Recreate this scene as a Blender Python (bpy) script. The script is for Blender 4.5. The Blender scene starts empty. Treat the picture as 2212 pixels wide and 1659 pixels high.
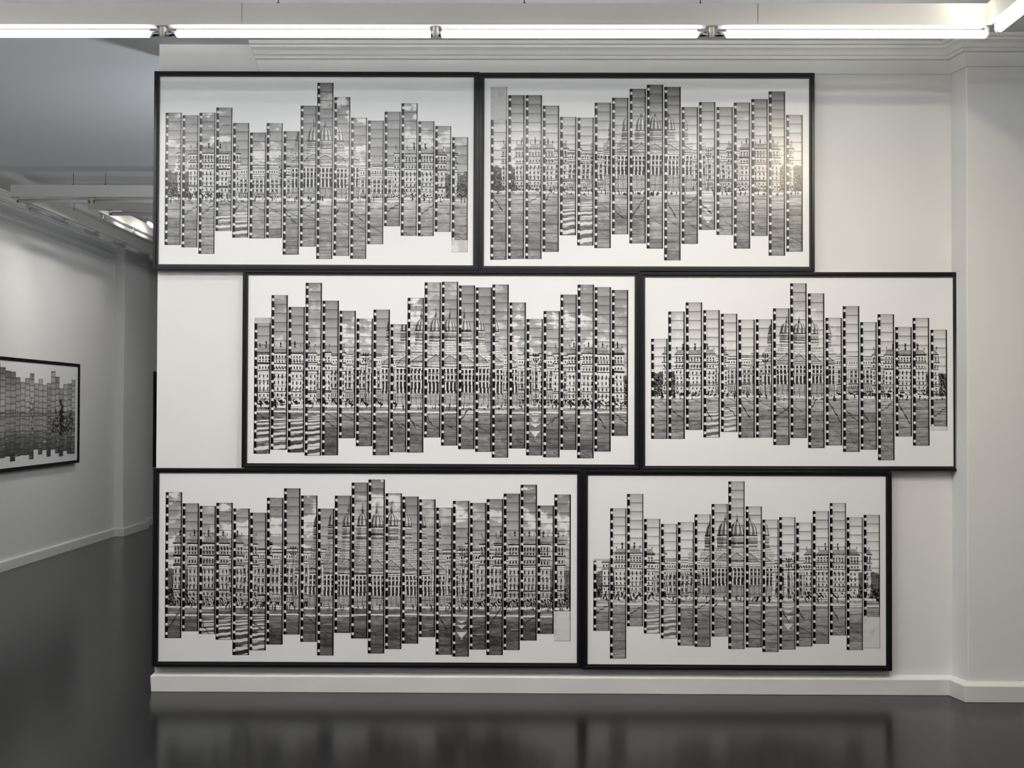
import bpy, bmesh, math, random
import numpy as np
from mathutils import Matrix, Vector

# ------------------------------------------------------------------ camera, world, exposure
D = 7.105            # the hung wall's plane, metres from the camera
ZC = 1.502           # camera height
scn = bpy.context.scene
COL = scn.collection
cam_d = bpy.data.cameras.new('camera')
cam_d.sensor_width = 36.0
cam_d.lens = 2900.0 / 2212.0 * 36.0
cam_d.clip_end = 100
cam = bpy.data.objects.new('camera', cam_d)
COL.objects.link(cam)
scn.camera = cam
_f = Vector((-24.0 / 2900, 1.0, 50.5 / 2900)).normalized()
_r = (Vector((1, 0, 0)) - _f * _f.x).normalized()
_u = _r.cross(_f)
ROLL = 0.003
_r2 = _r * math.cos(ROLL) + _u * math.sin(ROLL)
_u2 = _u * math.cos(ROLL) - _r * math.sin(ROLL)
cam.matrix_world = Matrix(((_r2.x, _u2.x, -_f.x, 0), (_r2.y, _u2.y, -_f.y, 0), (_r2.z, _u2.z, -_f.z, ZC), (0, 0, 0, 1)))
w = bpy.data.worlds.new('world'); scn.world = w; w.use_nodes = True
w.node_tree.nodes['Background'].inputs[0].default_value = (0.8, 0.85, 1, 1)
w.node_tree.nodes['Background'].inputs[1].default_value = 0.02
scn.view_settings.view_transform = 'Standard'
scn.view_settings.look = 'None'
scn.view_settings.exposure = 0.20
scn.view_settings.gamma = 1.0
scn.view_settings.use_curve_mapping = False
TUBE = 13.0           # radiance of the lit fluorescent tubes
SPOT_W = 66.0        # watts of the small spotlights
CEIL = ZC + 1.928

# ------------------------------------------------------------------ materials
def mat(name, col, rough=0.5, metal=0.0, spec=0.5, bump=None, vary=0.0, vscale=3.0, emit=None, coat=0.0):
    m = bpy.data.materials.new(name); m.use_nodes = True
    nt = m.node_tree; b = nt.nodes['Principled BSDF']
    b.inputs['Base Color'].default_value = (*col, 1)
    b.inputs['Roughness'].default_value = rough
    b.inputs['Metallic'].default_value = metal
    b.inputs['Specular IOR Level'].default_value = spec
    b.inputs['Coat Weight'].default_value = coat
    tc = nt.nodes.new('ShaderNodeTexCoord')
    if vary:
        n = nt.nodes.new('ShaderNodeTexNoise'); n.inputs['Scale'].default_value = vscale; n.inputs['Detail'].default_value = 5
        nt.links.new(tc.outputs['Object'], n.inputs['Vector'])
        mr = nt.nodes.new('ShaderNodeMapRange')
        mr.inputs[3].default_value = 1 - vary; mr.inputs[4].default_value = 1 + vary
        nt.links.new(n.outputs[0], mr.inputs[0])
        mx = nt.nodes.new('ShaderNodeVectorMath'); mx.operation = 'SCALE'
        mx.inputs[0].default_value = col
        nt.links.new(mr.outputs[0], mx.inputs['Scale'])
        nt.links.new(mx.outputs[0], b.inputs['Base Color'])
    if bump:
        n2 = nt.nodes.new('ShaderNodeTexNoise'); n2.inputs['Scale'].default_value = bump[0]; n2.inputs['Detail'].default_value = 6
        nt.links.new(tc.outputs['Object'], n2.inputs['Vector'])
        bp = nt.nodes.new('ShaderNodeBump'); bp.inputs['Strength'].default_value = bump[1]; bp.inputs['Distance'].default_value = bump[2]
        nt.links.new(n2.outputs[0], bp.inputs['Height']); nt.links.new(bp.outputs[0], b.inputs['Normal'])
    if emit:
        b.inputs['Emission Color'].default_value = (*emit[0], 1)
        b.inputs['Emission Strength'].default_value = emit[1]
    return m

M = {}
M['wall'] = mat('white_wall_paint', (0.765, 0.762, 0.742), 0.6, bump=(9, 0.25, 0.004), vary=0.012, vscale=1.4)
M['trim'] = mat('white_trim_paint', (0.78, 0.775, 0.75), 0.4, bump=(16, 0.35, 0.003), vary=0.012)
M['ceil'] = mat('ceiling_paint', (0.76, 0.76, 0.775), 0.75, vary=0.02, vscale=0.6)
M['floor'] = mat('dark_epoxy_floor', (0.0036, 0.0034, 0.0040), 0.20, spec=0.15, bump=(1.3, 0.06, 0.01), vary=0.25, vscale=1.2)
M['beam'] = mat('cream_beam_paint', (0.74, 0.72, 0.685), 0.5, vary=0.02)
M['frame'] = mat('black_lacquered_wood', (0.006, 0.006, 0.0078), 0.30, spec=0.30, bump=(60, 0.12, 0.001))
M['lip'] = mat('black_rebate', (0.004, 0.004, 0.005), 0.5)
M['paper'] = mat('white_satin_paper', (0.82, 0.82, 0.818), 0.24, spec=0.28)
M['tube'] = mat('lit_fluorescent_tube', (0.9, 0.9, 0.9), 0.3, emit=((0.975, 0.99, 1.0), TUBE))
M['tube_off'] = mat('unlit_fluorescent_tube', (0.62, 0.62, 0.62), 0.15)
M['cap'] = mat('steel_end_cap', (0.32, 0.33, 0.36), 0.25, metal=1.0)
M['holder'] = mat('ivory_plastic', (0.75, 0.72, 0.60), 0.4)
M['wire'] = mat('dark_steel_wire', (0.08, 0.08, 0.08), 0.4, metal=1.0)
M['bulb'] = mat('warm_lit_bulb', (1, 0.9, 0.7), 0.3, emit=((1.0, 0.86, 0.62), 30.0))
M['lampw'] = mat('white_lamp_metal', (0.7, 0.7, 0.68), 0.4)
def film_mat():
    m = bpy.data.materials.new('film_print_emulsion'); m.use_nodes = True
    nt = m.node_tree; b = nt.nodes['Principled BSDF']
    a = nt.nodes.new('ShaderNodeVertexColor'); a.layer_name = 'tone'
    nt.links.new(a.outputs['Color'], b.inputs['Base Color'])
    b.inputs['Roughness'].default_value = 0.24
    b.inputs['Specular IOR Level'].default_value = 0.34
    return m
M['film'] = film_mat()

# ------------------------------------------------------------------ helpers
def tag(o, label=None, cat=None, group=None, kind=None):
    if label: o['label'] = label
    if cat: o['category'] = cat
    if group: o['group'] = group
    if kind: o['kind'] = kind
    return o
def empty(name, loc, label, cat, group=None):
    o = bpy.data.objects.new(name, None); o.empty_display_size = 0.1
    COL.objects.link(o); o.location = loc
    return tag(o, label, cat, group)
def box(bm, x0, x1, y0, y1, z0, z1):
    v = [bm.verts.new(p) for p in ((x0,y0,z0),(x1,y0,z0),(x1,y1,z0),(x0,y1,z0),(x0,y0,z1),(x1,y0,z1),(x1,y1,z1),(x0,y1,z1))]
    for f in ((0,3,2,1),(4,5,6,7),(0,1,5,4),(1,2,6,5),(2,3,7,6),(3,0,4,7)): bm.faces.new([v[i] for i in f])
    return v
def cyl(bm, p0, p1, r, n=20, r2=None):
    p0, p1 = Vector(p0), Vector(p1); d = (p1 - p0).normalized()
    a = d.orthogonal().normalized(); b = d.cross(a)
    r2 = r if r2 is None else r2
    c0 = [bm.verts.new(p0 + (a*math.cos(t)+b*math.sin(t))*r) for t in [2*math.pi*i/n for i in range(n)]]
    c1 = [bm.verts.new(p1 + (a*math.cos(t)+b*math.sin(t))*r2) for t in [2*math.pi*i/n for i in range(n)]]
    for i in range(n):
        f = bm.faces.new((c0[i], c0[(i+1)%n], c1[(i+1)%n], c1[i])); f.smooth = True
    bm.faces.new(c0[::-1]); bm.faces.new(c1)
def prism(bm, pts, axis, a, b):
    """closed 2-D outline (u, z) swept along an axis from a to b; axis 'x' means u is y, axis 'y' means u is x"""
    f = (lambda u, z, t: (t, u, z)) if axis == 'x' else (lambda u, z, t: (u, t, z))
    A = [bm.verts.new(f(u, z, a)) for u, z in pts]; B = [bm.verts.new(f(u, z, b)) for u, z in pts]
    n = len(pts)
    for i in range(n): bm.faces.new((A[i], A[(i+1)%n], B[(i+1)%n], B[i]))
    bm.faces.new(A[::-1]); bm.faces.new(B)
def obj(name, bm, m, parent=None, bevel=0.0, smooth=False):
    bmesh.ops.recalc_face_normals(bm, faces=bm.faces)
    me = bpy.data.meshes.new(name); bm.to_mesh(me); bm.free()
    me.materials.append(m)
    o = bpy.data.objects.new(name, me); COL.objects.link(o)
    if parent: o.parent = parent
    if bevel:
        bv = o.modifiers.new('bevel', 'BEVEL'); bv.width = bevel; bv.segments = 2; bv.limit_method = 'ANGLE'
    return o
def struct(name, bm, m, label, bevel=0.0):
    return tag(obj(name, bm, m, None, bevel), label, 'building', None, 'structure')
def sweep(bm, path, prof, jitter=0.0, seed=0):
    """profile (protrusion, z) swept round a floor path of (x, y) points, offset to the left of travel"""
    rnd = random.Random(seed); P = [Vector(p) for p in path]; n = len(P); rings = []
    for i, p in enumerate(P):
        ds = []
        if i > 0: ds.append((P[i]-P[i-1]).normalized())
        if i < n-1: ds.append((P[i+1]-P[i]).normalized())
        ns = [Vector((d.y, -d.x)) for d in ds]
        k = ns[0] if len(ns) == 1 else (ns[0]+ns[1]) / (1 + ns[0].dot(ns[1]))
        rings.append([bm.verts.new((p.x + k.x*(q[0] + rnd.uniform(-jitter, jitter)*(q[0] > 0.005)), p.y + k.y*(q[0] + rnd.uniform(-jitter, jitter)*(q[0] > 0.005)), q[1] + rnd.uniform(-jitter, jitter)*(q[1] > 0.02))) for q in prof])
    m = len(prof)
    for i in range(n-1):
        for j in range(m): bm.faces.new((rings[i][j], rings[i][(j+1)%m], rings[i+1][(j+1)%m], rings[i+1][j]))
    bm.faces.new(rings[0]); bm.faces.new(rings[-1][::-1])

# ------------------------------------------------------------------ the room
XL, XR, YB, YF = -4.72, 4.3, -8.0, 24.0
WX = -1.943                     # free end of the hung wall
bm = bmesh.new(); box(bm, XL-0.3, XR+0.3, YB-0.3, YF+0.3, -0.2, 0.0)
struct('floor', bm, M['floor'], 'dark glossy painted floor')
bm = bmesh.new(); box(bm, XL-0.3, XR+0.3, YB-0.3, YF+0.3, CEIL, CEIL+0.2)
struct('ceiling', bm, M['ceil'], 'flat grey-white ceiling')
bm = bmesh.new(); box(bm, WX, XR, D, D+0.35, 0.0, CEIL)
struct('wall_back', bm, M['wall'], 'white wall that carries the six framed prints')
bm = bmesh.new()

PIL = [(2.262, D), (2.290, 6.942), (XR, 6.942)]
v0 = [bm.verts.new((x, y, 0)) for x, y in PIL + [(XR, D)]]; v1 = [bm.verts.new((x, y, CEIL)) for x, y in PIL + [(XR, D)]]
for i in range(4): bm.faces.new((v0[i], v0[(i+1)%4], v1[(i+1)%4], v1[i]))
bm.faces.new(v0[::-1]); bm.faces.new(v1)
struct('wall_pillar', bm, M['wall'], 'white projecting pier at the right end of the hung wall', 0.006)
bm = bmesh.new(); box(bm, XL-0.3, XL, YB, YF, 0, CEIL)
box(bm, XL, -4.615, 15.48, 16.47, 0, CEIL)
struct('wall_left', bm, M['wall'], 'long white side wall of the left room with a shallow pier', 0.004)
bm = bmesh.new(); box(bm, XR, XR+0.3, YB, YF, 0, CEIL)
struct('wall_right', bm, M['wall'], 'white side wall')
bm = bmesh.new(); box(bm, XL, XR, YB-0.3, YB, 0, CEIL)
struct('wall_front', bm, M['wall'], 'white wall behind the viewer')
bm = bmesh.new(); box(bm, XL, XR, YF, YF+0.3, 0, CEIL)
struct('wall_far', bm, M['wall'], 'far white wall of the left room')

def subdiv_path(path, step):
    out = []
    for a, b in zip(path[:-1], path[1:]):
        n = max(1, int(math.dist(a, b) / step))
        out += [(a[0]+(b[0]-a[0])*i/n, a[1]+(b[1]-a[1])*i/n) for i in range(n)]
    return out + [path[-1]]
BASE = [(0, 0.0), (0.030, 0.0), (0.034, 0.083), (0.026, 0.090), (0.006, 0.103), (0, 0.103)]
bm = bmesh.new()
sweep(bm, subdiv_path([(WX+0.020, 7.4), (WX+0.020, D), (2.262, D), (2.290, 6.942), (4.28, 6.942)], 0.12), BASE, 0.0012, 3)
struct('baseboard_back', bm, M['trim'], 'white painted baseboard under the framed prints', 0.003)
BASL = [(0, 0.0), (0.022, 0.0), (0.024, 0.086), (0.018, 0.094), (0, 0.098)]
bm = bmesh.new()
sweep(bm, subdiv_path([(XL, -7.98), (XL, 15.48), (-4.615, 15.48), (-4.615, 16.47), (XL, 16.47), (XL, 23.9)], 0.3)[::-1], [(-a, z) for a, z in BASL], 0.0008, 5)
struct('baseboard_left', bm, M['trim'], 'white painted baseboard along the left room wall', 0.002)
# crown moulding: stacked fillets and a small cove
z = ZC
CORN = [(0, z+1.771), (0.010, z+1.771), (0.014, z+1.842), (0.018, z+1.845), (0.030, z+1.845), (0.033, z+1.860),
        (0.036, z+1.863), (0.040, z+1.863), (0.048, z+1.884), (0.060, z+1.895), (0.066, z+1.896), (0.066, z+1.909),
        (0.074, z+1.911), (0.082, z+1.911), (0.090, z+1.928), (0, z+1.928)]
CX0 = -1.405
bm = bmesh.new()
sweep(bm, [(CX0, D), (2.262, D), (2.290, 6.942), (4.28, 6.942)], CORN)
# slanted cut where the moulding dies at its left end
for v in bm.verts:
    if abs(v.co.x - CX0) < 1e-4: v.co.x = CX0 - (v.co.z - (ZC+1.771)) / 0.157 * 0.046
struct('trim_1', bm, M['trim'], 'stepped white cornice above the framed prints', 0.0015)
bm = bmesh.new()
sweep(bm, [(XL, -7.98), (XL, 15.48), (-4.615, 15.48), (-4.615, 16.47), (XL, 16.47), (XL, 23.9)][::-1], [(-a, b) for a, b in CORN])
struct('trim_2', bm, M['trim'], 'stepped white cornice along the left room wall', 0.0015)

# ------------------------------------------------------------------ pictures printed on the film strips
U = 0.00245                    # one drawing unit in metres
def hsh(ix, iy, s):
    h = (ix.astype(np.int64)*374761393 + iy.astype(np.int64)*668265263 + s*1442695041) & 0xffffffff
    h = ((h ^ (h >> 13)) * 1274126177) & 0xffffffff
    return ((h ^ (h >> 16)) & 0xffff) / 65535.0
def vn(x, y, s):
    ix, iy = np.floor(x), np.floor(y); fx, fy = x-ix, y-iy
    fx = fx*fx*(3-2*fx); fy = fy*fy*(3-2*fy)
    a = hsh(ix, iy, s); b = hsh(ix+1, iy, s); c = hsh(ix, iy+1, s); d = hsh(ix+1, iy+1, s)
    return (a*(1-fx)+b*fx)*(1-fy) + (c*(1-fx)+d*fx)*fy
def fbm(x, y, s):
    return 0.5*vn(x, y, s) + 0.27*vn(2.1*x, 2.1*y, s+1) + 0.15*vn(4.3*x, 4.3*y, s+2) + 0.08*vn(9*x, 9*y, s+3)
def sm(a, b, x):
    t = np.clip((x-a)/(b-a), 0, 1); return t*t*(3-2*t)
def per(x, p, a, b):
    q = np.mod(x, p); return (q >= a) & (q < b)
def grand_building(X, Y, z, L, s, cm=1.0, cs=0.0):
    """a columned public building with a dome on a wide square; X, Y in drawing units, Y down"""
    R = L['R']
    wx = vn(X*0.22, Y*0.22, s+90)-0.5 + 0.5*(vn(X*0.6, Y*0.6, s+91)-0.5); wy = vn(X*0.20, Y*0.26, s+92)-0.5 + 0.5*(vn(X*0.6, Y*0.6, s+93)-0.5)
    X = X + 0.8*wx; Y = Y + 0.7*wy
    top = min(z['dt'], z['wr']) - 90
    t = L['sky'] + (L['sk2']-L['sky'])*sm(top, z['wr'], Y) + 0.05*(fbm(X*0.07, Y*0.1, s)-0.5)
    if L['cl'] > 0:
        n = fbm(X*0.030+s*3.1+cs, Y*0.050+s+cs, s+7)
        m = cm*sm(0.60-0.14*L['cl'], 0.76-0.14*L['cl'], n + 0.10*sm(top, z['wr'], Y))
        t = t*(1-m) + m*np.clip(0.78+0.7*(fbm(X*0.08+cs, Y*0.10, s+9)-0.42), 0.62, 0.97)
        m2 = sm(0.30, 0.18, n); t = t - 0.10*m2*L['cl']
    tn = L['tone']; aX = np.abs(X); st = z['st']
    rough = 0.16*(vn(X*0.9, Y*0.9, s+20)-0.5) + 0.12*(vn(X*0.35, Y*0.5, s+21)-0.5)
    # far houses and trees beyond the corner pavilions
    hy = z['pt'] + 0.48*(st-z['pt']) + 10*(vn(X*0.13, X*0+1, s+30)-0.5)
    far = (Y > hy) & (Y < st)
    t = np.where(far, 0.42+rough*1.5 - 0.25*(per(Y, 5, 0, 2) & per(X, 4, 0, 2)), t)
    tr = (Y > z['wb']-26+16*vn(X*0.22, X*0, s+33)) & (Y < st+1) & (X < L['pl'][0]+2)
    tr |= (Y > z['wb']-26+16*vn(X*0.22, X*0, s+33)) & (Y < st+1) & (X > L['pr'][1]-3)
    t = np.where(tr, 0.10+0.5*(vn(X*0.7, Y*0.7, s+34) > 0.66), t)
    # wings
    wing = (X > L['pl'][1]-3) & (X < L['pr'][0]+3) & (Y > z['wr']) & (Y < st)
    h = z['wt']-z['wr']; f = (Y-z['wr'])/h
    a = tn + 0.10 + rough
    a = np.where((f < 0.08) | ((f > 0.22) & (f < 0.28)) | ((f > 0.70) & (f < 0.76)) | ((f > 0.90) & (f < 0.95)), 0.25+rough, a)
    a = np.where((f > 0.42) & (f < 0.60) & per(X, 5.4, 1.2, 3.6), 0.12, a)
    hc = z['wb']-z['wt']; g = (Y-z['wt'])/hc
    cz = (g >= 0) & (g < 1)
    c = np.where(per(X, 9.2, 0.0, 2.6), 0.90, np.where(per(X, 9.2, 2.6, 3.4) | per(X, 9.2, 8.4, 9.2), 0.22, 0.56)) + rough
    win = per(X, 9.2, 4.5, 7.3) & ((g > 0.10) & (g < 0.27) | (g > 0.40) & (g < 0.58) | (g > 0.70) & (g < 0.92))
    c = np.where(win, 0.10, c)
    c = np.where(per(X, 9.2, 3.9, 7.9) & (((g > 0.06) & (g < 0.10)) | ((g > 0.355) & (g < 0.40)) | ((g > 0.655) & (g < 0.70))), 0.92, c)
    a = np.where(cz, c, a)
    bz = Y > z['wb']; q = (Y-z['wb'])/(st-z['wb'])
    b_ = 0.66+rough*1.6 - 0.42*(per(X, 4.6, 0.5, 2.0) & (q > 0.25) & (q < 0.55))
    b_ = np.where((q < 0.08) | ((q > 0.60) & (q < 0.66)), 0.2, b_)
    crowd = (q > 0.62) & (vn(X*0.55, Y*0.30, s+41) > 0.56)
    a = np.where(bz, np.where(crowd, 0.12, b_), a)
    t = np.where(wing, a, t)
    # corner pavilions
    for x0, x1, k in ((*L['pl'], 0), (*L['pr'], 1)):
        H = st-z['pt']; g = (Y-z['pt'])/H
        over = np.where(((g > 0.10) & (g < 0.13)) | ((g > 0.27) & (g < 0.30)) | ((g > 0.40) & (g < 0.43)), 2.2, 0)
        over = over - 5*sm(0.10, 0.0, g)
        inn = (X > x0-over) & (X < x1+over) & (g > 0) & (Y < st)
        e = tn + rough*1.6
        e = np.where(g < 0.10, 0.45+0.22*per(Y, 3, 0, 1.5)+rough, e)
        e = np.where(((g > 0.10) & (g < 0.125)) | ((g > 0.275) & (g < 0.30)) | ((g > 0.41) & (g < 0.43)) | ((g > 0.76) & (g < 0.78)), 0.16, e)
        e = np.where(((g > 0.125) & (g < 0.145)) | ((g > 0.30) & (g < 0.32)) | ((g > 0.43) & (g < 0.45)), 0.9, e)
        e = np.where(per(X-x0, 6.6, 2.0, 4.8) & ((g > 0.16) & (g < 0.21) | (g > 0.225) & (g < 0.265) | (g > 0.34) & (g < 0.39)), 0.10, e)
        e = np.where(per(X-x0, 8.8, 3.0, 5.6) & ((g > 0.48) & (g < 0.54) | (g > 0.585) & (g < 0.65) | (g > 0.69) & (g < 0.75) | (g > 0.81) & (g < 0.86)), 0.10, e)
        e = np.where(per(X-x0, 8.8, 0.2, 1.2) & (g > 0.45) & (g < 0.76), 0.88, e)
        e = np.where((g > 0.88) & (vn(X*0.5, Y*0.35, s+50) > 0.5), 0.12, e)
        t = np.where(inn, e, t)
        for cx, hh, ww in ((x0+4, 5, 1.2), ((x0+x1)/2, z['pt']-z['sta']+3, 1.8), (x1-4, 5, 1.2)):
            yy = z['pt']-Y
            sil = (np.abs(X-cx) < ww*(0.3+0.8*np.abs(np.sin(yy*0.42+0.5*hh)))) & (yy > -1) & (yy < min(hh, 12))
            t = np.where(sil, 0.14, t)
    # central block
    bh = z['pp']-z['drum']+2
    body = (aX < R+1.6 + 2.5*(Y > z['drum']+0.25*bh) + 2.5*(Y > z['drum']+0.55*bh) + 5.0*(Y > z['drum']+0.85*bh)) & (Y > z['drum']) & (Y < st)
    e = tn + 0.04 + rough*1.3 - 0.10*(X < -8) - 0.45*per(Y+0.04*aX, 6.1, 0, 1.1) + 0.16*per(Y+0.04*aX, 6.1, 1.1, 2.4) - 0.25*per(X+0.3*np.floor(Y/6.1), 5.3, 0, 0.8)*(np.mod(np.floor(Y/6.1), 2) == 0)
    t = np.where(body, e, t)
    ph = z['pb']-z['pp']; edge = z['pp'] + ph*aX/21.0
    t = np.where((aX < 21) & (Y > edge) & (Y < z['pb']), 0.62+rough, t)
    t = np.where((aX < 23) & (np.abs(Y-edge) < 1.1) & (Y < z['pb']+1), 0.20, t)
    t = np.where((aX < 23) & (np.abs(Y-edge+1.6) < 0.7) & (Y < z['pb']+1), 0.90, t)
    t = np.where((aX < 24) & (((Y > z['pb']) & (Y < z['pb']+1.4)) | ((Y > z['ct']-1.6) & (Y < z['ct']))), 0.18, t)
    hc = z['cb']-z['ct']; g = (Y-z['ct'])/hc
    po = (aX < 22.5) & (g >= 0) & (g < 1)
    p = np.where(per(X+1.5, 8.4, 0, 2.9), 0.92, 0.20+rough)
    p = np.where(per(X+1.5, 8.4, 4.0, 7.4) & ((g > 0.22) & (g < 0.30) | (g > 0.48) & (g < 0.56)), 0.72, p)
    p = np.where((g < 0.06), 0.86, p)
    t = np.where(po, p, t)
    stp = (aX < 24) & (Y >= z['cb']) & (Y < st)
    t = np.where(stp, 0.66+rough-0.25*per(Y, 4.3, 0, 1.0)-0.3*(per(X, 11, 0, 1.1)), t)
    # drum, dome, lantern
    dr = (aX < R*1.10) & (Y > z['db']) & (Y <= z['drum']); g = (Y-z['db'])/(z['drum']-z['db'])
    q = np.arcsin(np.clip(X/(R*1.10), -1, 1))
    e = np.where(per(q*8.0, 1.0, 0.0, 0.5), 0.20, 0.80)
    e = np.where((g < 0.12) | ((g > 0.62) & (g < 0.70)) | (g > 0.93), 0.22, e)
    e = np.where(((g > 0.12) & (g < 0.22)) | ((g > 0.70) & (g < 0.80)), 0.86, e)
    t = np.where(dr, e + rough - 0.16*(X < -4), t)
    r = R*np.sqrt(np.clip(1-((z['db']-Y)/(z['db']-z['dt']))**2, 0, 1))
    do = (aX < r) & (Y <= z['db']) & (Y > z['dt'])
    e = 0.52 + 0.22*np.sin(np.arcsin(np.clip(X/np.maximum(r, 0.5), -1, 1))*9) + 0.10*sm(-10, 8, X) - 0.14*sm(-4, -12, X) + rough*0.6
    e = np.where(aX > r-0.9, 0.22, e)
    t = np.where(do, e, t)
    lh = z['dt']-z['tip']; yy = z['dt']+0.8-Y
    la = (yy > 0) & (yy < lh) & (aX < np.where(yy < lh*0.28, 2.5, np.where(yy < lh*0.36, 3.2, np.where(yy < lh*0.6, 1.3, 0.6))))
    t = np.where(la, 0.22+0.3*(X > 0.6), t)
    # the square
    gr = Y >= st; dy = Y-st
    e = L['gnd'] - 0.12*sm(10, 60, dy) + 0.10*(vn(X*0.05, Y*0.5, s+60)-0.5) + 0.09*(vn(X*0.8, Y*0.9, s+61)-0.5)*sm(0, 50, dy) + 0.10*(vn(X*0.11, Y*0.2, s+62)-0.5)
    e = np.where(dy < 4+3*vn(X*0.1, X*0, s+63), 0.86, e)
    e = np.where(per(Y + 0.05*X, 13.7, 0, 0.9) & (vn(X*0.08, np.floor(Y/13.7), s+64) > 0.42), 0.22, e)
    d1 = Y - (st+30+0.55*X + 16*np.floor(vn(X*0.02, X*0, s+65)*4))
    e = np.where((np.abs(d1) < 0.7), 0.20, e)
    if 'curb' in z:
        cd = Y-z['curb']; e = np.where((cd > 0) & (cd < 4.2), 0.93, e); e = np.where((cd > 4.2) & (cd < 5.2), 0.2, e)
    sp = (dy < 9) & (dy > -4) & (vn(X*0.42, Y*0.13, s+66) > 0.76)
    t = np.where(gr, e, t); t = np.where(sp, 0.13, t)
    return t

def film_tones(i, sx0, zt, zb, nfr, P, width):
    """grey tones for one strip on a grid; returns (nx, ny, tones)"""
    L = P['look']; z = {k: -v/U for k, v in P['z'].items()}
    nx = 53; H = (zt-zb)/U; ny = int(round(H*1.45))+1; SS = 2
    seed = int(abs(P['centre'][0])*1000 + P['centre'][1]*10) % 997
    rnd = random.Random(seed*31+i)
    lx = ((np.arange(nx*SS)+0.5)/SS - 0.5) * (width/U)/(nx-1)
    ly = ((np.arange(ny*SS)+0.5)/SS - 0.5) * H/(ny-1)
    LX, LY = np.meshgrid(lx, ly)
    pit = H/nfr; k = np.clip(np.floor(LY/pit), 0, nfr-1).astype(int)
    jx = np.array([rnd.uniform(-0.9, 0.9) for _ in range(nfr)])[k]; jy = np.array([rnd.uniform(-1.0, 1.0) for _ in range(nfr)])[k]
    q = LY-(k+0.5)*pit
    c = L['c0'] - L['sc']*(i-L['i0'])
    X = (LX-17.5)*1.04+17.5-c + jx
    Y = -zt/U + (k+0.5)*pit + q*1.16 + jy
    sky_q = 0.045*q/(pit/2)
    t = grand_building(X, Y, z, L, seed, rnd.choice((0.0, 0.45, 1.0, 1.0)) if L['cl'] > 0.2 else rnd.choice((0, 0, 0.35)), 0.13*i) + sky_q*(Y < z['wr'])
    drift = np.array([rnd.uniform(-0.03, 0.03) for _ in range(nfr)])[k]
    gd = np.array([rnd.uniform(-0.07, 0.07) for _ in range(nfr)])[k]
    t = 0.52 + (t-0.52)*1.20 + 0.08 + drift + gd*(Y > z['st'])
    st = z['st']
    if i in L['zebra']:
        dy = Y-st-12; ph = np.log(np.maximum(dy, 1)+14)*8.5 + 0.014*X + 0.25*vn(X*0.2, Y*0.02, 77)
        m = (dy > 0) & (np.mod(ph, 1.7) < 0.85) & (X*0.25+dy > 2)
        t = np.where(m, 0.93, np.where(dy > 0, t-0.08, t))
    if i in L['arrow']:
        dy = Y-st-18
        for a0, hh in ((0, 5), (9, 7), (20, 10), (36, 16)):
            v = dy-a0; m = (v > 0) & (v < hh) & (np.abs(LX-19.5) < 11*(1-v/hh)) & ((v < hh*0.6) | (a0 > 5))
            t = np.where(m, 0.92, t)
    if i in L['lamp']:
        y0 = z['wr']-4; m = (np.abs(LX-20.5) < 0.7) & (Y > y0) & (Y < st+2)
        for gy in (6, 17):
            m |= (np.abs(Y-y0-gy) < 0.8) & (np.abs(LX-20.5) < 5.5)
            for gx in (-5, 0, 5): m |= ((LX-20.5-gx)**2/2.2 + (Y-y0-gy+3)**2/7 < 1)
        t = np.where(m, 0.10, t)
    if i in L['car']:
        cy = st + L['car'][i]; m = ((LX-19)**2/95 + (Y-cy)**2/11 < 1) | ((np.abs(LX-19) < 5) & (Y < cy) & (Y > cy-4.6))
        t = np.where(m, 0.16 + 0.5*((np.abs(LX-19) < 4) & (Y < cy-1.5) & (Y > cy-3.4)), t)
    if rnd.random() < 0.6:        # road markings far across the square
        for _ in range(rnd.randint(1, 3)):
            y0 = st+rnd.uniform(14, 60); a0 = rnd.uniform(0, 16); t = np.where((np.abs(Y-y0) < 0.55) & (LX > a0) & (LX < a0+rnd.uniform(10, 30)), 0.80, t)
    if rnd.random() < 0.5:        # a walker on the square
        px = rnd.uniform(12, 28); py = st+rnd.uniform(2, 8)
        m = ((np.abs(LX-px) < 1.3) & (Y > py-7) & (Y < py-2)) | ((np.abs(np.abs(LX-px)-0.9) < 0.5) & (Y >= py-2) & (Y < py+3))
        t = np.where(m, 0.10, t)
    if rnd.random() < 0.4:        # a crack in the paving
        x0 = rnd.uniform(0, 20); sl = rnd.choice((-1.6, 0.9, 1.7, -0.7)); y0 = st+rnd.uniform(22, 40)
        m = (np.abs(Y-y0-(LX-x0)*sl-1.5*np.sin(LX*0.7)) < 1.0*math.hypot(1, sl)) & (np.abs(Y-y0) < 22)
        t = np.where(m, 0.14, t)
    # frame lines and vignette of each exposure
    e = np.abs(q)/(pit/2); ex = np.abs(LX-19.7)/13.6
    t = t*(1 - 0.20*e**7 - 0.10*np.clip(ex, 0, 1)**6)
    t = np.where(pit/2-np.abs(q) < 0.42, np.minimum(t, 0.31), t)
    blk = np.where((LX < 6.0) | (LX > 32.6), 0.055, t)
    pf = (np.abs(LX-3.75)**6/2.35**6 + np.abs(q)**6/2.8**6) < 1
    blk = np.where(pf, 0.95, blk)
    t = np.clip(blk, 0.04, 0.97)
    for fi, fz0, fz1 in P['fade']:
        if fi == i:
            yy = -LY + zt/U; m = (yy < fz0/U) & (yy > fz1/U)
            n = fbm(LX*0.05, LY*0.04, seed+80); fv = 0.80 if i == 0 else 0.91
            t = np.where(m, np.clip(fv + 0.05*(t-0.5) - 0.10*sm(0.5, 0.8, n), 0.5, 0.95), t)
            t = np.where(m & (np.abs(LX-34.6) < 0.5), 0.35, t)
    lin = np.where(t <= 0.04045, t/12.92, ((t+0.055)/1.055)**2.4) * 0.84
    lin = lin.reshape(ny, SS, nx, SS).mean(axis=(1, 3))
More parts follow.
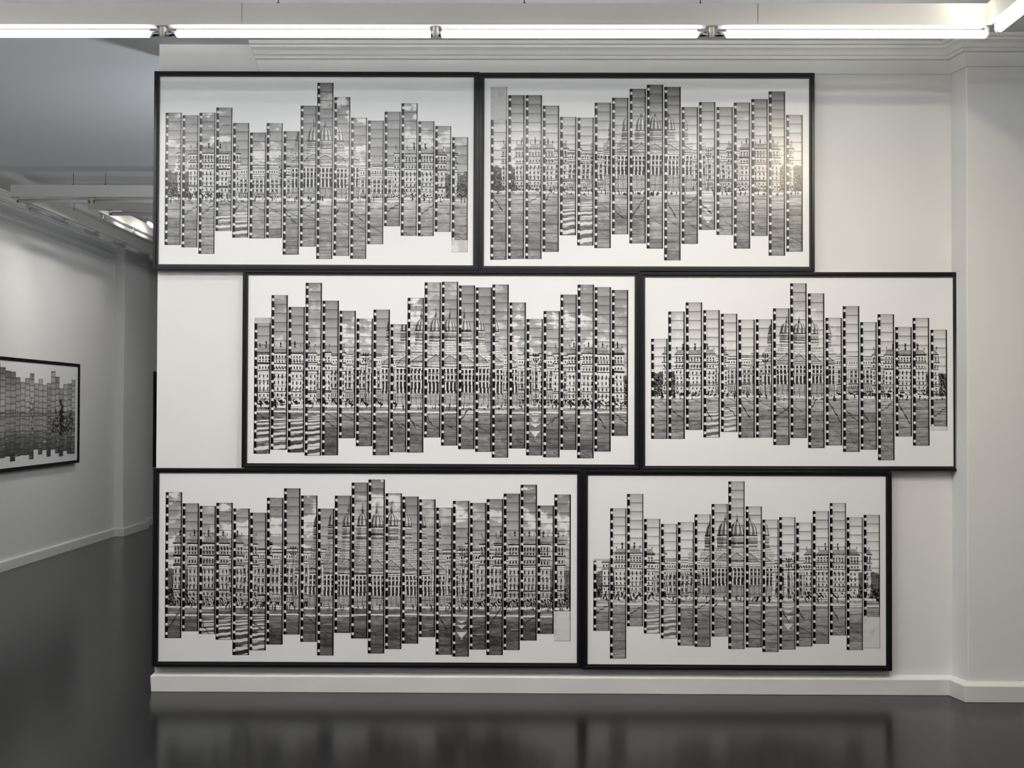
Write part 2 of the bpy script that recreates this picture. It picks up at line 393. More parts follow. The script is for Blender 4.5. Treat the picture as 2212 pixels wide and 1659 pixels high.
    return nx, ny, lin

def grid_mesh(name, x0, x1, zt, zb, y, thick, nx, ny, lin, mapf=None):
    """front-facing grid with a tone per vertex and thin side walls"""
    xs = np.linspace(x0, x1, nx); zs = np.linspace(zt, zb, ny)
    XX, ZZ = np.meshgrid(xs, zs); n = nx*ny
    co = np.stack([XX.ravel(), np.full(n, y), ZZ.ravel()], 1)
    i = np.arange((ny-1)*(nx-1)); r, c = i//(nx-1), i % (nx-1); a = r*nx+c
    F = np.stack([a, a+nx, a+nx+1, a+1], 1)
    rim = np.concatenate([np.arange(nx), np.arange(1, ny)*nx+nx-1, (ny-1)*nx+np.arange(nx-2, -1, -1), np.arange(ny-2, 0, -1)*nx])
    m = len(rim); bc = co[rim].copy(); bc[:, 1] += thick
    nxt = np.roll(np.arange(m), -1)
    S = np.stack([rim, rim[nxt], n+nxt, n+np.arange(m)], 1)
    co = np.concatenate([co, bc]); F = np.concatenate([F, S])
    if mapf is not None: co = mapf(co)
    me = bpy.data.meshes.new(name)
    me.vertices.add(len(co)); me.vertices.foreach_set('co', co.astype(np.float32).ravel())
    me.loops.add(F.size); me.loops.foreach_set('vertex_index', F.astype(np.int32).ravel())
    me.polygons.add(len(F)); me.polygons.foreach_set('loop_start', (np.arange(len(F))*4).astype(np.int32))
    me.update(calc_edges=True)
    L = lin.ravel(); L = np.concatenate([L, L[rim]])
    at = me.color_attributes.new('tone', 'FLOAT_COLOR', 'POINT')
    buf = np.ones((len(L), 4), np.float32); buf[:, 0] = L*1.0; buf[:, 1] = L*0.99; buf[:, 2] = L*0.975
    at.data.foreach_set('color', buf.ravel())
    me.materials.append(M['film'])
    return me

# each print: centre (x, z) and size of its frame on the wall, tilt, picture opening,
# strips (left, top, bottom, number of exposures), heights of the things pictured
PRINTS = {
  'A': {'centre':[-1.0959,2.7482],'tilt':-0.00138,'size':[1.7206,1.0502],'inner':[-0.8329,0.8305,-0.4969,0.4989],'strips':[[-0.8014,0.3071,-0.3944,15],[-0.7121,0.2937,-0.4063,15],[-0.6222,0.3076,-0.4406,16],[-0.5331,0.3351,-0.3193,14],[-0.4435,0.2535,-0.3544,13],[-0.3535,0.2034,-0.3581,12],[-0.2653,0.2534,-0.3551,13],[-0.1758,0.2107,-0.4431,14],[-0.0861,0.3466,-0.4,16],[0.0018,0.4683,-0.4655,20],[0.0916,0.3922,-0.4482,18],[0.1809,0.2834,-0.4635,16],[0.2703,0.268,-0.3865,14],[0.3587,0.3159,-0.2905,13],[0.4476,0.3604,-0.3411,15],[0.5374,0.2653,-0.3422,13],[0.6262,0.2404,-0.3195,12],[0.7162,0.1815,-0.427,13]],'z':{'tip':0.2735,'dt':0.2361,'db':0.1612,'drum':0.1203,'pp':0.0863,'pb':0.0591,'ct':0.0217,'cb':-0.0871,'st':-0.1449,'wr':0.0285,'wt':-0.0395,'wb':-0.1177,'pt':0.1203,'sta':0.1476},'fade':[[17,-0.3635,-0.4675]],'look':{'i0':9,'c0':17.5,'sc':12,'pl':[-98,-62],'pr':[51,90],'sky':0.52,'sk2':0.62,'cl':0.55,'tone':0.74,'gnd':0.66,'R':15,'arrow':[],'zebra':[3,4],'lamp':[],'car':{'1':38,'7':34}}},
  'B': {'centre':[0.6478,2.7443],'tilt':5e-05,'size':[1.7668,1.0492],'inner':[-0.8568,0.8566,-0.4974,0.4966],'strips':[[-0.8231,0.4521,-0.4636,19],[-0.7309,0.408,-0.4587,18],[-0.6394,0.4081,-0.4592,18],[-0.5487,0.3524,-0.421,16],[-0.4573,0.2927,-0.3334,13],[-0.3652,0.2887,-0.3874,14],[-0.2746,0.3684,-0.4008,16],[-0.1827,0.3944,-0.3274,15],[-0.09,0.4421,-0.376,17],[0.0011,0.464,-0.4029,18],[0.0931,0.4525,-0.465,19],[0.1844,0.3458,-0.3774,15],[0.2756,0.3718,-0.3034,14],[0.3682,0.3461,-0.3297,14],[0.4594,0.37,-0.4019,16],[0.5519,0.3884,-0.3347,15],[0.6431,0.4293,-0.4388,18],[0.7355,0.3051,-0.4176,15]],'z':{'tip':0.3171,'dt':0.2967,'db':0.2254,'drum':0.1744,'pp':0.154,'pb':0.1201,'ct':0.0929,'cb':-0.0157,'st':-0.1005,'wr':0.1167,'wt':0.0488,'wb':-0.0394,'pt':0.1507,'sta':0.2016},'fade':[[0,0.4706,0.278]],'look':{'i0':9,'c0':17.4,'sc':9,'pl':[-74,-45],'pr':[41,70],'sky':0.44,'sk2':0.78,'cl':0.12,'tone':0.7,'gnd':0.64,'R':13.5,'arrow':[12],'zebra':[4,5],'lamp':[12],'car':{'0':10}}},
  'C': {'centre':[-0.4338,1.7007],'tilt':-0.0004,'size':[2.0923,1.0409],'inner':[-1.0188,1.0201,-0.4972,0.4957],'strips':[[-0.9852,0.2707,-0.4471,15],[-0.8962,0.3896,-0.4258,17],[-0.8058,0.3275,-0.4397,16],[-0.7161,0.4552,-0.4562,19],[-0.6264,0.3612,-0.4539,17],[-0.5365,0.308,-0.3637,14],[-0.4462,0.2669,-0.4052,14],[-0.3568,0.3146,-0.4521,16],[-0.2666,0.2377,-0.4356,14],[-0.177,0.3775,-0.438,17],[-0.0875,0.459,-0.358,17],[0.0026,0.4627,-0.4002,18],[0.0926,0.4439,-0.4187,18],[0.1819,0.4333,-0.4325,18],[0.2698,0.4492,-0.4626,19],[0.3604,0.3546,-0.4143,16],[0.4504,0.2676,-0.4504,15],[0.5402,0.3098,-0.4602,16],[0.6292,0.3967,-0.4207,17],[0.719,0.4497,-0.4642,19],[0.8087,0.4365,-0.4288,18],[0.8991,0.4218,-0.3462,16]],'z':{'tip':0.328,'dt':0.2704,'db':0.2061,'drum':0.1486,'pp':0.0776,'pb':0.0404,'ct':0.01,'cb':-0.1252,'st':-0.1894,'wr':0.0776,'wt':0.0032,'wb':-0.1049,'pt':0.1182,'sta':0.1655,'curb':-0.2198},'fade':[[0,0.4836,0.2418]],'look':{'i0':11,'c0':18.3,'sc':6,'pl':[-76,-41],'pr':[40,68],'sky':0.54,'sk2':0.62,'cl':0.5,'tone':0.78,'gnd':0.55,'R':13,'arrow':[16],'zebra':[0,1,2,3],'lamp':[6,16],'car':{}}},
  'D': {'centre':[1.4505,1.6957],'tilt':0.0017,'size':[1.6763,1.0444],'inner':[-0.8089,0.8081,-0.4971,0.4957],'strips':[[-0.7773,0.1713,-0.3551,11],[-0.6869,0.3147,-0.3556,14],[-0.5952,0.3628,-0.3076,14],[-0.5029,0.3223,-0.3473,14],[-0.4105,0.3034,-0.3181,13],[-0.3189,0.2724,-0.349,13],[-0.2273,0.2745,-0.3475,13],[-0.1364,0.3321,-0.3864,15],[-0.046,0.4639,-0.3492,17],[0.0468,0.4106,-0.4022,17],[0.1391,0.2823,-0.388,14],[0.23,0.3438,-0.4221,16],[0.3214,0.2595,-0.4099,14],[0.4128,0.3014,-0.4655,16],[0.505,0.234,-0.3402,12],[0.5964,0.282,-0.3885,14],[0.6899,0.22,-0.3076,11]],'z':{'tip':0.2903,'dt':0.2565,'db':0.2025,'drum':0.1485,'pp':0.0945,'pb':0.054,'ct':0.0371,'cb':-0.0641,'st':-0.1281,'wr':0.081,'wt':0.0135,'wb':-0.0641,'pt':0.1147,'sta':0.1552},'fade':[[16,-0.2882,-0.3348]],'look':{'i0':8,'c0':18.8,'sc':11.5,'pl':[-85,-50],'pr':[53,90],'sky':0.64,'sk2':0.8,'cl':0.05,'tone':0.78,'gnd':0.64,'R':15,'arrow':[],'zebra':[3,4],'lamp':[6],'car':{'13':4}}},
  'E': {'centre':[-0.8154,0.6566],'tilt':0.00075,'size':[2.2589,1.0427],'inner':[-1.0997,1.1013,-0.4949,0.4963],'strips':[[-1.0657,0.3938,-0.3723,16],[-0.9763,0.3354,-0.3363,14],[-0.8869,0.3221,-0.3501,14],[-0.7983,0.3386,-0.38,15],[-0.7087,0.3092,-0.4596,16],[-0.6201,0.2872,-0.4344,15],[-0.5312,0.3664,-0.4038,16],[-0.4416,0.4159,-0.3511,16],[-0.3522,0.3784,-0.3891,16],[-0.2631,0.3099,-0.4599,16],[-0.1738,0.3782,-0.3413,15],[-0.0854,0.4473,-0.3706,17],[0.0032,0.4637,-0.4488,19],[0.0931,0.3911,-0.425,17],[0.1814,0.3745,-0.3964,16],[0.2705,0.36,-0.3618,15],[0.3597,0.3165,-0.4535,16],[0.448,0.3524,-0.4632,17],[0.5377,0.3419,-0.4259,16],[0.626,0.3624,-0.4544,17],[0.7149,0.3916,-0.4279,17],[0.8038,0.4384,-0.3779,17],[0.8928,0.3295,-0.3427,14],[0.9817,0.3877,-0.3806,16]],'z':{'tip':0.3485,'dt':0.2879,'db':0.2205,'drum':0.1532,'pp':0.0454,'pb':-0.005,'ct':-0.0353,'cb':-0.1463,'st':-0.2034,'wr':0.0993,'wt':0.0118,'wb':-0.1429,'pt':0.1666,'sta':0.2138,'curb':-0.2438},'fade':[[23,-0.2241,-0.4204]],'look':{'i0':12,'c0':19,'sc':5.8,'pl':[-70,-43],'pr':[38,67],'sky':0.5,'sk2':0.64,'cl':0.62,'tone':0.66,'gnd':0.48,'R':13.5,'arrow':[17],'zebra':[2,3,4,5],'lamp':[7,17],'car':{'1':12,'3':6}}},
  'F': {'centre':[1.1232,0.6522],'tilt':-2e-05,'size':[1.6184,1.0423],'inner':[-0.7811,0.7806,-0.4952,0.4962],'strips':[[-0.7511,0.0565,-0.3202,8],[-0.6637,0.3212,-0.4647,17],[-0.5751,0.3969,-0.2959,15],[-0.4861,0.2667,-0.3324,13],[-0.3973,0.2401,-0.3588,13],[-0.3092,0.2499,-0.3953,14],[-0.2212,0.2912,-0.4016,15],[-0.1318,0.3461,-0.3469,15],[-0.0438,0.4648,-0.4122,19],[0.047,0.334,-0.4037,16],[0.1345,0.265,-0.4268,15],[0.2225,0.2782,-0.4136,15],[0.3111,0.2496,-0.3971,14],[0.3984,0.3104,-0.3827,15],[0.4877,0.3531,-0.3387,15],[0.5756,0.2788,-0.4147,15],[0.6648,0.2919,-0.4049,15]],'z':{'tip':0.2928,'dt':0.2558,'db':0.1852,'drum':0.118,'pp':0.0911,'pb':0.0475,'ct':0.0139,'cb':-0.0801,'st':-0.1438,'wr':0.0542,'wt':-0.0163,'wb':-0.1237,'pt':0.1113,'sta':0.1516,'curb':-0.1773},'fade':[[0,0.1252,0.0452],[16,-0.2429,-0.4556]],'look':{'i0':8,'c0':18.6,'sc':10.5,'pl':[-83,-49],'pr':[42,81],'sky':0.67,'sk2':0.84,'cl':0.0,'tone':0.78,'gnd':0.64,'R':16,'arrow':[11],'zebra':[3,4],'lamp':[11],'car':{'1':18}}},
}
LABELS = {'A': 'upper left of the six framed film-strip prints, overlapping the free wall end',
 'B': 'upper right of the six framed film-strip prints, a warm glare near its right edge',
 'C': 'wide framed film-strip print, left one in the middle row, showing five pointed domes under clouds',
 'D': 'black-framed film-strip print in the middle row, right one, nearest the pier',
 'E': 'widest black-framed film-strip print, lower left of the six, with twenty-four dark strips and heavy clouds',
 'F': 'black-framed film-strip print, lower right of the six, with a pale faded last strip'}
def bar_frame(root, W, H, face, depth, inner, lipw, rec):
    """frame of four mitred bars round the opening and a recessed dark rebate"""
    x0, x1, z0, z1 = inner
    def ring(bm, a, b, y0, y1):
        A = [(a[0], a[2]), (a[1], a[2]), (a[1], a[3]), (a[0], a[3])]; B = [(b[0], b[2]), (b[1], b[2]), (b[1], b[3]), (b[0], b[3])]
        for i in range(4):
            j = (i+1) % 4
            q = [A[i], A[j], B[j], B[i]]
            f = [bm.verts.new((x, y0, z)) for x, z in q]; g = [bm.verts.new((x, y1, z)) for x, z in q]
            bm.faces.new(f); bm.faces.new(g[::-1])
            for k in range(4): bm.faces.new((f[k], g[k], g[(k+1)%4], f[(k+1)%4]))
    e = 0.0004
    O = (-W/2+e, W/2-e, e, H-e); I = (x0-lipw, x1+lipw, z0-lipw, z1+lipw)
    bm = bmesh.new(); ring(bm, O, I, -depth, 0.0)
    fr = obj('frame', bm, M['frame'], root, 0.0012)
    bm = bmesh.new(); ring(bm, (I[0], I[1], I[2], I[3]), (x0, x1, z0, z1), -depth+rec, -0.020)
    obj('rebate', bm, M['lip'], fr)
    return fr
GROUPS = {'A': 'framed film-strip prints on the back wall'}
for k, P in PRINTS.items():
    W, H = P['size']; cx, cz = P['centre']; a = P['tilt']
    root = empty('framed_photograph', (cx + math.sin(a)*H/2, D, ZC+(cz-1.502) - math.cos(a)*H/2), LABELS[k], 'framed photograph', GROUPS['A'])
    root.rotation_euler = (0, -a, 0)
    x0, x1, z0, z1 = P['inner']; z0 += H/2; z1 += H/2
    bar_frame(root, W, H, 0.0145, 0.052, (x0, x1, z0, z1), 0.011, 0.010)
    bm = bmesh.new(); box(bm, x0-0.006, x1+0.006, -0.036, -0.026, z0-0.006, z1+0.006)
    paper = obj('print_sheet', bm, M['paper'], root)
    n = len(P['strips'])
    width = {'A': 0.0850, 'F': 0.0850}.get(k, 0.0868)
    for i, (sx, zt, zb, nf) in enumerate(P['strips']):
        nx, ny, lin = film_tones(i, sx, zt, zb, nf, P, width)
        me = grid_mesh('film_strip', sx, sx+width, zt+H/2, zb+H/2, -0.0370, 0.001, nx, ny, lin)
        o = bpy.data.objects.new('film_strip', me); COL.objects.link(o); o.parent = paper
        fd = [f for f in P['fade'] if f[0] == i]
        if fd: o['label'] = 'film strip with one end faded almost white'

# ------------------------------------------------------------------ the large print in the left room
def left_tones(i, zt, zb, nfr):
    rnd = random.Random(900+i); nx = 25; SS = 3
    H = (zt-zb)/0.0049; ny = int(round(H))+1
    lx = (np.arange(nx*SS)+0.5)/SS/nx; ly = ((np.arange(ny*SS)+0.5)/SS-0.5)
    LX, LY = np.meshgrid(lx, ly); pit = H/nfr; k = np.clip(np.floor(LY/pit), 0, nfr-1).astype(int); q = LY-(k+0.5)*pit
    X = (i+LX)*24.0; Zm = zt-LY*0.0049 + q*0.0007            # metres above the floor
    t = 0.60 + 0.28*(fbm(X*0.022, Zm*9, 5)-0.25) + 0.10*(fbm(X*0.2, Zm*30, 6)-0.5)
    t = t - 0.25*sm(1.62, 1.85, Zm)*(vn(X*0.03, Zm*4, 8) > 0.45)
    rg = 0.25*(vn(X*0.5, Zm*130, 12)-0.5)
    b = (Zm < 1.455) & (Zm > 1.20)
    e = 0.55+rg - 0.25*(np.mod(Zm, 0.028) < 0.006)
    cols = (Zm < 1.40) & (Zm > 1.27)
    e = np.where(cols & (i > 6), np.where(np.mod(X, 6.0) < 2.6, 0.12, 0.80), e)
    t = np.where(b, e, t)
    tr = (Zm > 1.18) & (Zm < 1.30+0.22*vn(X*0.05, X*0, 15)) & (i < 6) & (vn(X*0.16, Zm*60, 16) > 0.50)
    t = np.where(tr, 0.13, t)
    g = Zm < 1.235
    e = 0.46 - 0.95*np.clip(1.235-Zm, 0, 0.30) + rg*1.2*sm(1.10, 1.235, Zm) + 0.05*(vn(X*0.3, Zm*50, 17)-0.5)
    e = np.where((vn(X*0.06, Zm*120, 18) > 0.86), e+0.3, e)
    t = np.where(g, e, t)
    if i in (3, 10): # a dark tree, a street lamp
        m = (np.abs(LX-0.5-0.2*np.sin(Zm*60)) < (0.22 if i == 3 else 0.05)) & (Zm > 1.2) & (Zm < 1.57)
        t = np.where(m, 0.13, t)
        if i == 10:
            for zz in (1.52, 1.47): t = np.where((np.abs((Zm-zz) - 0.03*np.abs(LX-0.5)) < 0.004), 0.15, t)
    t = t + 0.09 + rnd.uniform(-0.05, 0.05)
    t = t*(1-0.22*(np.abs(q)/(pit/2))**6 - 0.2*np.abs(2*LX-1)**8)
    t = np.where((LX < 0.05) | (pit/2-np.abs(q) < 0.5), np.minimum(t, 0.30), t)
    t = np.clip(t, 0.06, 0.95)
    lin = ((t+0.055)/1.055)**2.4*0.84
    return nx, ny, lin.reshape(ny, SS, nx, SS).mean(axis=(1, 3))
LEFT = [[14.0058, 13.8938, 1.7748, 1.0043], [13.8948, 13.7693, 1.7334, 1.0084], [13.7695, 13.6487, 1.7252, 1.0427], [13.6499, 13.5312, 1.6798, 0.9922], [13.5281, 13.4139, 1.7961, 1.0259], [13.4125, 13.2884, 1.8485, 1.0676], [13.2914, 13.1765, 1.7286, 1.0026], [13.177, 13.0595, 1.7084, 1.07], [13.0581, 12.9449, 1.7618, 1.0314], [12.9459, 12.8281, 1.7191, 1.0822], [12.8256, 12.7121, 1.8128, 0.9939], [12.7132, 12.5952, 1.7656, 1.038], [12.5962, 12.4741, 1.7261, 1.0399], [12.473, 12.3595, 1.7666, 1.034], [12.3582, 12.2366, 1.8155, 0.9921], [12.2364, 12.1132, 1.8221, 1.0412], [12.1124, 11.9898, 1.8504, 1.0306], [11.9889, 11.8688, 1.8841, 0.9754]]
LY0, LY1, LZ0, LZ1 = 11.30, 14.115, 0.905, 1.945
root = empty('framed_photograph', (XL, (LY0+LY1)/2, LZ0), 'large black-framed photo collage hanging on the left room side wall', 'framed photograph')
root.rotation_euler = (0, 0, math.pi/2)          # local x runs into the depth, local -y towards the room
W, H = LY1-LY0, LZ1-LZ0
bar_frame(root, W, H, 0.014, 0.050, (-W/2+0.030, W/2-0.030, 0.030, H-0.030), 0.011, 0.008)
bm = bmesh.new(); box(bm, -W/2+0.022, W/2-0.022, -0.034, -0.026, 0.022, H-0.022)
paper = obj('print_sheet', bm, M['paper'], root)
yc = (LY0+LY1)/2
LEFT = LEFT + [[11.87-0.118*j, 11.752-0.118*j, 1.80+0.05*math.sin(j*2.1), 1.03+0.04*math.cos(j*1.7)] for j in range(4)]
for i, (ya, yb, zt, zb) in enumerate(LEFT):
    nf = max(1, round((zt-zb)/0.058))
    nx, ny, lin = left_tones(i, zt, zb, nf)
    me = grid_mesh('film_strip', yb-yc, ya-yc, zt-LZ0, zb-LZ0, -0.0352, 0.001, nx, ny, lin)
    o = bpy.data.objects.new('film_strip', me); COL.objects.link(o); o.parent = paper
# a further frame, seen almost edge-on past the end of the hung wall
root = empty('framed_photograph', (XL, 18.04, 0.725), 'narrow dark sliver of a frame past the free end of the hung wall', 'framed photograph')
root.rotation_euler = (0, 0, math.pi/2)
bar_frame(root, 1.9, 1.22, 0.014, 0.055, (-0.92, 0.92, 0.030, 1.19), 0.011, 0.008)
bm = bmesh.new(); box(bm, -0.928, 0.928, -0.034, -0.026, 0.022, 1.198)
obj('print_sheet', bm, M['paper'], root)

# ------------------------------------------------------------------ lighting beams
BH, BT = 0.0989, 0.066
ZB = ZC + 1.7295               # underside of the beams
ZT = ZC + 1.6980               # tube axis
def half_holder(bm, f, s0, s1):
    """curved ivory lamp holder: f maps (along, across, z) to the room"""
    pts = [(-0.016, ZB), (-0.016, ZT+0.004), (-0.013, ZT-0.008), (-0.006, ZT-0.0155), (0.006, ZT-0.0155), (0.013, ZT-0.008), (0.016, ZT+0.004), (0.016, ZB)]
    A = [bm.verts.new(f(s0, u, z)) for u, z in pts]; B = [bm.verts.new(f(s1, u, z)) for u, z in pts]
    n = len(pts)
    for i in range(n): bm.faces.new((A[i], A[(i+1)%n], B[(i+1)%n], B[i]))
    bm.faces.new(A[::-1]); bm.faces.new(B)
def beam(axis, a, b, face, side, joints, label, lit=True, spans=None, seams=(), wires=(), group=None, up=False):
    """trunking along an axis from a to b; `face` is the coordinate of its near face, thickness towards `side`;
    joints = places of the lamp-holder pairs, spans = glowing lengths between them"""
    c = face + side*BT/2; ct = face + side*0.035
    f = (lambda s, u, z: (s, ct+u, z)) if axis == 'x' else (lambda s, u, z: (ct+u, s, z))
    loc = ((a+b)/2, c, ZB+BH) if axis == 'x' else (c, (a+b)/2, ZB+BH)
    root = empty('lighting_beam', loc, label, 'light fixture', group)
    inv = Vector(loc)
    def put(name, bm, m, parent=root, bev=0.0):
        for v in bm.verts: v.co -= inv
        return obj(name, bm, m, parent, bev)
    bm = bmesh.new(); cuts = [a] + sorted(seams) + [b]
    lo, hi = sorted((face, face+side*BT))
    for s0, s1 in zip(cuts[:-1], cuts[1:]):
        g0 = 0 if s0 == a else 0.0012; g1 = 0 if s1 == b else 0.0012
        if axis == 'x': box(bm, s0+g0, s1-g1, lo, hi, ZB, ZB+BH)
        else: box(bm, lo, hi, s0+g0, s1-g1, ZB, ZB+BH)
    hs = put('housing', bm, M['beam'], root, 0.0015)
    for wv in wires:
        bm = bmesh.new(); p = (wv, c) if axis == 'x' else (c, wv)
        cyl(bm, (*p, ZB+BH-0.002), (*p, CEIL), 0.0022, 8); cyl(bm, (*p, ZB+BH), (*p, ZB+BH+0.012), 0.006, 10)
        put('suspension_wire', bm, M['wire'])
    for j, s in enumerate(joints):
        for q in (-1, 1):
            if (j == 0 and q < 0) or (j == len(joints)-1 and q > 0): continue
            bm = bmesh.new(); s0 = s+q*0.001; s1 = s+q*0.011
            half_holder(bm, f, min(s0, s1), max(s0, s1)); put('lamp_holder', bm, M['holder'], root, 0.001)
        bm = bmesh.new()
        p0 = f(s-0.026, -0.019, ZB-0.004); p1 = f(s+0.026, 0.019, ZB+0.0005)
        box(bm, min(p0[0], p1[0]), max(p0[0], p1[0]), min(p0[1], p1[1]), max(p0[1], p1[1]), p0[2], p1[2])
        put('socket_plate', bm, M['cap'])
    for j in range(len(joints)-1):
        s0, s1 = joints[j]+0.0115, joints[j+1]-0.0115
        g0, g1 = spans[j] if spans else (s0+0.018, s1-0.018)
        bm = bmesh.new(); cyl(bm, f(g0, 0, ZT), f(g1, 0, ZT), 0.0178, 24)
        tb = put('fluorescent_tube', bm, M['tube'] if lit else M['tube_off'])
        for u0, u1 in ((s0, g0), (g1, s1)):
            if u1-u0 > 0.002:
                bm = bmesh.new(); cyl(bm, f(u0, 0, ZT-0.002), f(u1, 0, ZT-0.002), 0.0125, 20); put('end_cap', bm, M['cap'], tb)
        if up:  # extra tubes on top of unseen beams, added to light the ceiling
            bm = bmesh.new(); cyl(bm, f(g0, 0, ZB+BH+0.032), f(g1, 0, ZB+BH+0.032), 0.0165, 16)
            for gg in (g0, g1):
                p0 = f(gg-0.008, -0.008, ZB+BH-0.001); p1 = f(gg+0.008, 0.008, ZB+BH+0.030)
            put('added_uplight_tube', bm, M['tube'])
            bm = bmesh.new()
            for gg in (g0-0.004, g1+0.004):
                p0 = f(gg-0.008, -0.018, ZB+BH-0.001); p1 = f(gg+0.008, 0.018, ZB+BH+0.050)
                box(bm, min(p0[0], p1[0]), max(p0[0], p1[0]), min(p0[1], p1[1]), max(p0[1], p1[1]), p0[2], p1[2])
            put('added_uplight_holder', bm, M['holder'])
    return root
J = [-4.150, -2.898, -1.646, -0.403, 0.851, 2.104]
beam('x', -4.22, 2.088, 6.04, 1, J, 'long cream beam of lit fluorescent tubes hung across the top of the picture',
     spans=[(-4.11, -2.93), (-2.87, -1.709), (-1.580, -0.428), (-0.373, 0.784), (0.920, 2.090)],
     seams=[-1.279, 1.055], wires=[-1.12, 0.0, 0.80])
beam('y', -1.0, 6.04, 2.086, 1, [-0.94+1.157*k for k in range(7)], 'short lit beam at the upper right corner running towards the viewer', wires=[0.5, 3.0, 5.2], seams=[2.4])
beam('y', -1.0, 6.04, -4.20, -1, [-0.94+1.157*k for k in range(7)], 'lit beam along the left side of the front room, outside the picture', up=True)
beam('x', -4.22, 2.086, -1.0, -1, J, 'lit beam closing the lighting loop behind the viewer', up=True)
beam('x', -4.10, 2.080, 3.55, 1, [-4.05+1.215*k for k in range(6)], 'lit cross beam overhead between the two long lit beams', up=True)
beam('y', 8.4, 16.5, -0.9, 1, [8.5+1.13*k for k in range(8)], 'added unseen lit beam in the room behind the hung wall', up=True)  # unseen beam, added to raise the light in the left room
beam('x', -0.7, 3.9, 9.2, 1, [-0.6+1.1*k for k in range(5)], 'second added unseen lit beam in the room behind the hung wall', up=True)  # also added out of view, for more light on the left room ceiling
# left room: two nested loops, tubes switched off
beam('x', -4.245, 1.2, 11.04, 1, [-4.213+0.633*k for k in range(8)], 'unlit beam crossing the left room ceiling, frontmost of the far beams', lit=False, wires=[-3.735, -3.468, -1.0])
beam('y', 11.11, 19.0, -4.206, -1, [11.42+0.93*k for k in range(9)], 'unlit beam running back along the left wall with one bright patch', lit=False, wires=[12.6, 15, 17])
beam('x', -3.835, 0.8, 11.76, 1, [-3.66+0.633*k for k in range(7)], 'short unlit inner beam just behind the frontmost far beam', lit=False, wires=[-2, -0.5])
beam('y', 11.83, 18.2, -3.835, 1, [12.03+0.93*k for k in range(7)], 'unlit inner beam running back beside the small bright spotlight', lit=False, wires=[13.5, 16])

# ------------------------------------------------------------------ spotlights
def spotlight(loc, target, label, watts, col=(1.0, 0.86, 0.64), size=1.7, blend=1.0, top=CEIL, group=None, r=0.032, soft=0.02):
    loc = Vector(loc); d = (Vector(target)-loc).normalized()
    root = empty('spotlight', (loc.x, loc.y, top), label, 'spotlight', group)
    inv = Vector((loc.x, loc.y, top)); back = loc - d*0.075
    def put(name, bm, m, parent=root):
        for v in bm.verts: v.co -= inv
        return obj(name, bm, m, parent)
    bm = bmesh.new(); cyl(bm, (loc.x, loc.y, top), (loc.x, loc.y, top-0.010), 0.022, 20); put('mount', bm, M['lampw'])
    bm = bmesh.new(); cyl(bm, (loc.x, loc.y, top-0.008), back + Vector((0, 0, 0.01)), 0.005, 10); put('stem', bm, M['lampw'])
    bm = bmesh.new(); a = d.orthogonal().normalized(); b = d.cross(a); n = 28; rings = []
    for s, rr in ((-0.085, 0.010), (-0.080, r*0.62), (-0.045, r*0.72), (-0.010, r*1.08), (0.0, r*1.10), (0.0, r*0.98), (-0.030, r*0.55)):
        rings.append([bm.verts.new(loc + d*s + (a*math.cos(2*math.pi*i/n)+b*math.sin(2*math.pi*i/n))*rr) for i in range(n)])
    for q, p in zip(rings[:-1], rings[1:]):
        for i in range(n): bm.faces.new((q[i], q[(i+1)%n], p[(i+1)%n], p[i])).smooth = True
    bm.faces.new(rings[0]); put('lamp_head', bm, M['lampw'])
    bm = bmesh.new(); cyl(bm, loc-d*0.016, loc-d*0.008, r*0.80, 24); put('bulb', bm, M['bulb'])
    ld = bpy.data.lights.new('spot_beam', 'SPOT'); ld.energy = watts; ld.color = col; ld.spot_size = size; ld.spot_blend = blend; ld.shadow_soft_size = soft
    lo = bpy.data.objects.new('spot_beam', ld); COL.objects.link(lo); lo.parent = root
    lo.location = loc + d*0.006 - inv
    lo.rotation_euler = d.to_track_quat('-Z', 'Y').to_euler()
    return root
SPOTG = 'neutral ceiling spotlights that wash the framed prints'
spotlight((1.990, 5.950, ZC+1.868), (2.15, 7.1, ZC+1.15), 'warm spotlight just above the upper right corner, glowing on the beam end', SPOT_W*0.01)
spotlight((1.95, 4.33, ZC+1.80), (1.45, 7.1, ZC-0.45), 'warm spotlight overhead nearer the viewer, mirrored in the upper right print', SPOT_W*1.15)
for sx, tx, wh in ((-2.45, -2.0, 'leftmost'), (-1.20, -1.05, 'second from the left'), (0.02, 0.05, 'second from the right'), (1.15, 1.05, 'rightmost')):
    spotlight((sx, 4.95, ZC+1.865), (tx, 7.1, ZC-1.0), wh + ' of the four neutral spotlights overhead that wash the framed prints', SPOT_W, (1.0, 0.965, 0.92), group=SPOTG, soft=0.07)
spotlight((-3.541, 12.684, ZC+1.72), (-4.5, 11.6, ZC+0.1), 'tiny glaring spotlight under the left room ceiling beside the first print', SPOT_W*0.45, (1.0, 0.965, 0.92), size=2.2, r=0.045)
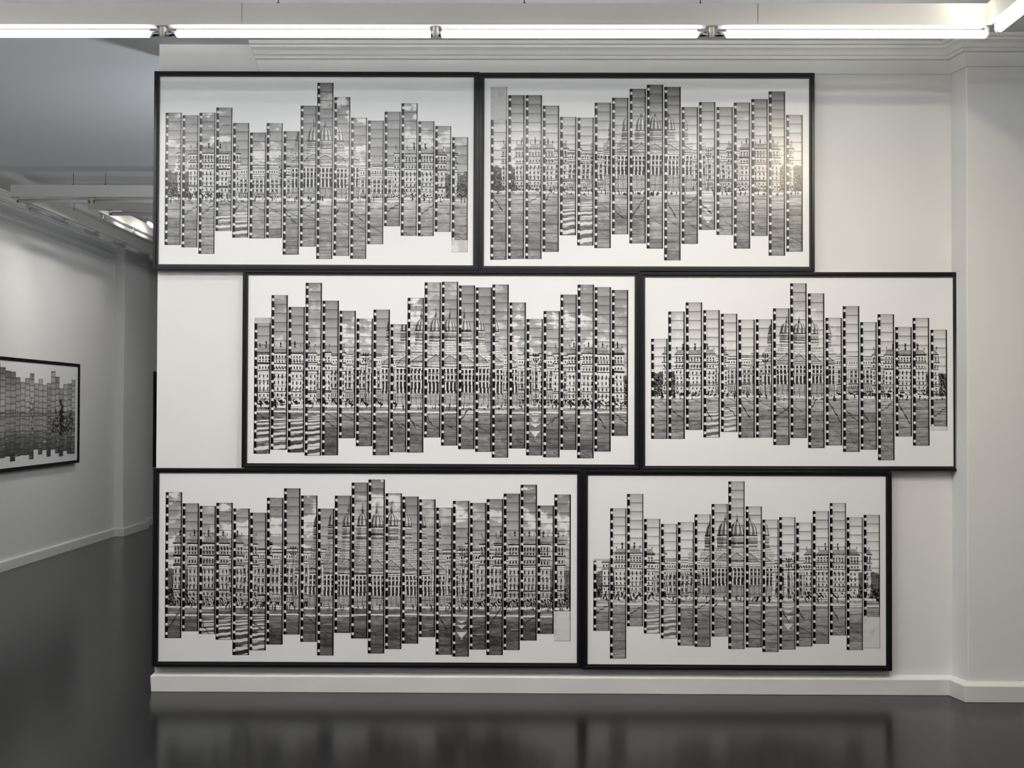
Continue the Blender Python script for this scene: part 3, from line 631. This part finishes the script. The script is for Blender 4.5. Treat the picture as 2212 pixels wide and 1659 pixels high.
spotlight((-3.30, 13.25, ZC+1.80), (-4.7, 12.7, ZC+0.0), 'neutral spotlight in the left room that lights the photo collage', SPOT_W*0.55, (1.0, 0.975, 0.94), size=2.2)
spotlight((-3.45, 14.6, ZC+1.78), (-4.7, 14.2, ZC-0.1), 'warm spotlight hidden further back in the left room', SPOT_W*0.28, (1.0, 0.965, 0.92), size=2.2)

# ------------------------------------------------------------------ unseen standing uplighters, added to brighten the ceiling
def uplighter(x, y, h, label, watts):
    root = empty('added_uplighter', (x, y, 0.0), label, 'added fill lamp')
    def put(name, bm, m, parent=root): return obj(name, bm, m, parent)
    bm = bmesh.new(); cyl(bm, (0, 0, 0.0), (0, 0, 0.018), 0.14, 32, 0.135); put('base', bm, M['lampw'])
    bm = bmesh.new(); cyl(bm, (0, 0, 0.018), (0, 0, h-0.06), 0.012, 16); put('pole', bm, M['lampw'])
    bm = bmesh.new(); n = 32; rings = []
    for rr, zz in ((0.02, h-0.06), (0.08, h-0.03), (0.13, h+0.02), (0.122, h+0.02), (0.07, h-0.018), (0.015, h-0.035)):
        rings.append([bm.verts.new((rr*math.cos(2*math.pi*i/n), rr*math.sin(2*math.pi*i/n), zz)) for i in range(n)])
    for q, p in zip(rings[:-1], rings[1:]):
        for i in range(n): bm.faces.new((q[i], q[(i+1)%n], p[(i+1)%n], p[i])).smooth = True
    bm.faces.new(rings[0]); bm.faces.new(rings[-1]); put('bowl', bm, M['lampw'])
    ld = bpy.data.lights.new('upward_light', 'SPOT'); ld.energy = watts; ld.color = (0.90, 0.95, 1.0)
    ld.spot_size = 2.85; ld.spot_blend = 0.5; ld.shadow_soft_size = 0.12
    lo = bpy.data.objects.new('upward_light', ld); COL.objects.link(lo); lo.parent = root
    lo.location = (0, 0, h+0.03); lo.rotation_euler = (math.pi, 0, 0)
uplighter(-1.30, 8.40, 1.60, 'added unseen uplighter just behind the hung wall', 74)
uplighter(-1.90, 13.2, 1.60, 'added unseen uplighter deeper in the left room', 40)
uplighter(-3.60, 1.20, 1.60, 'added unseen uplighter in the front room, left of the viewer', 22)
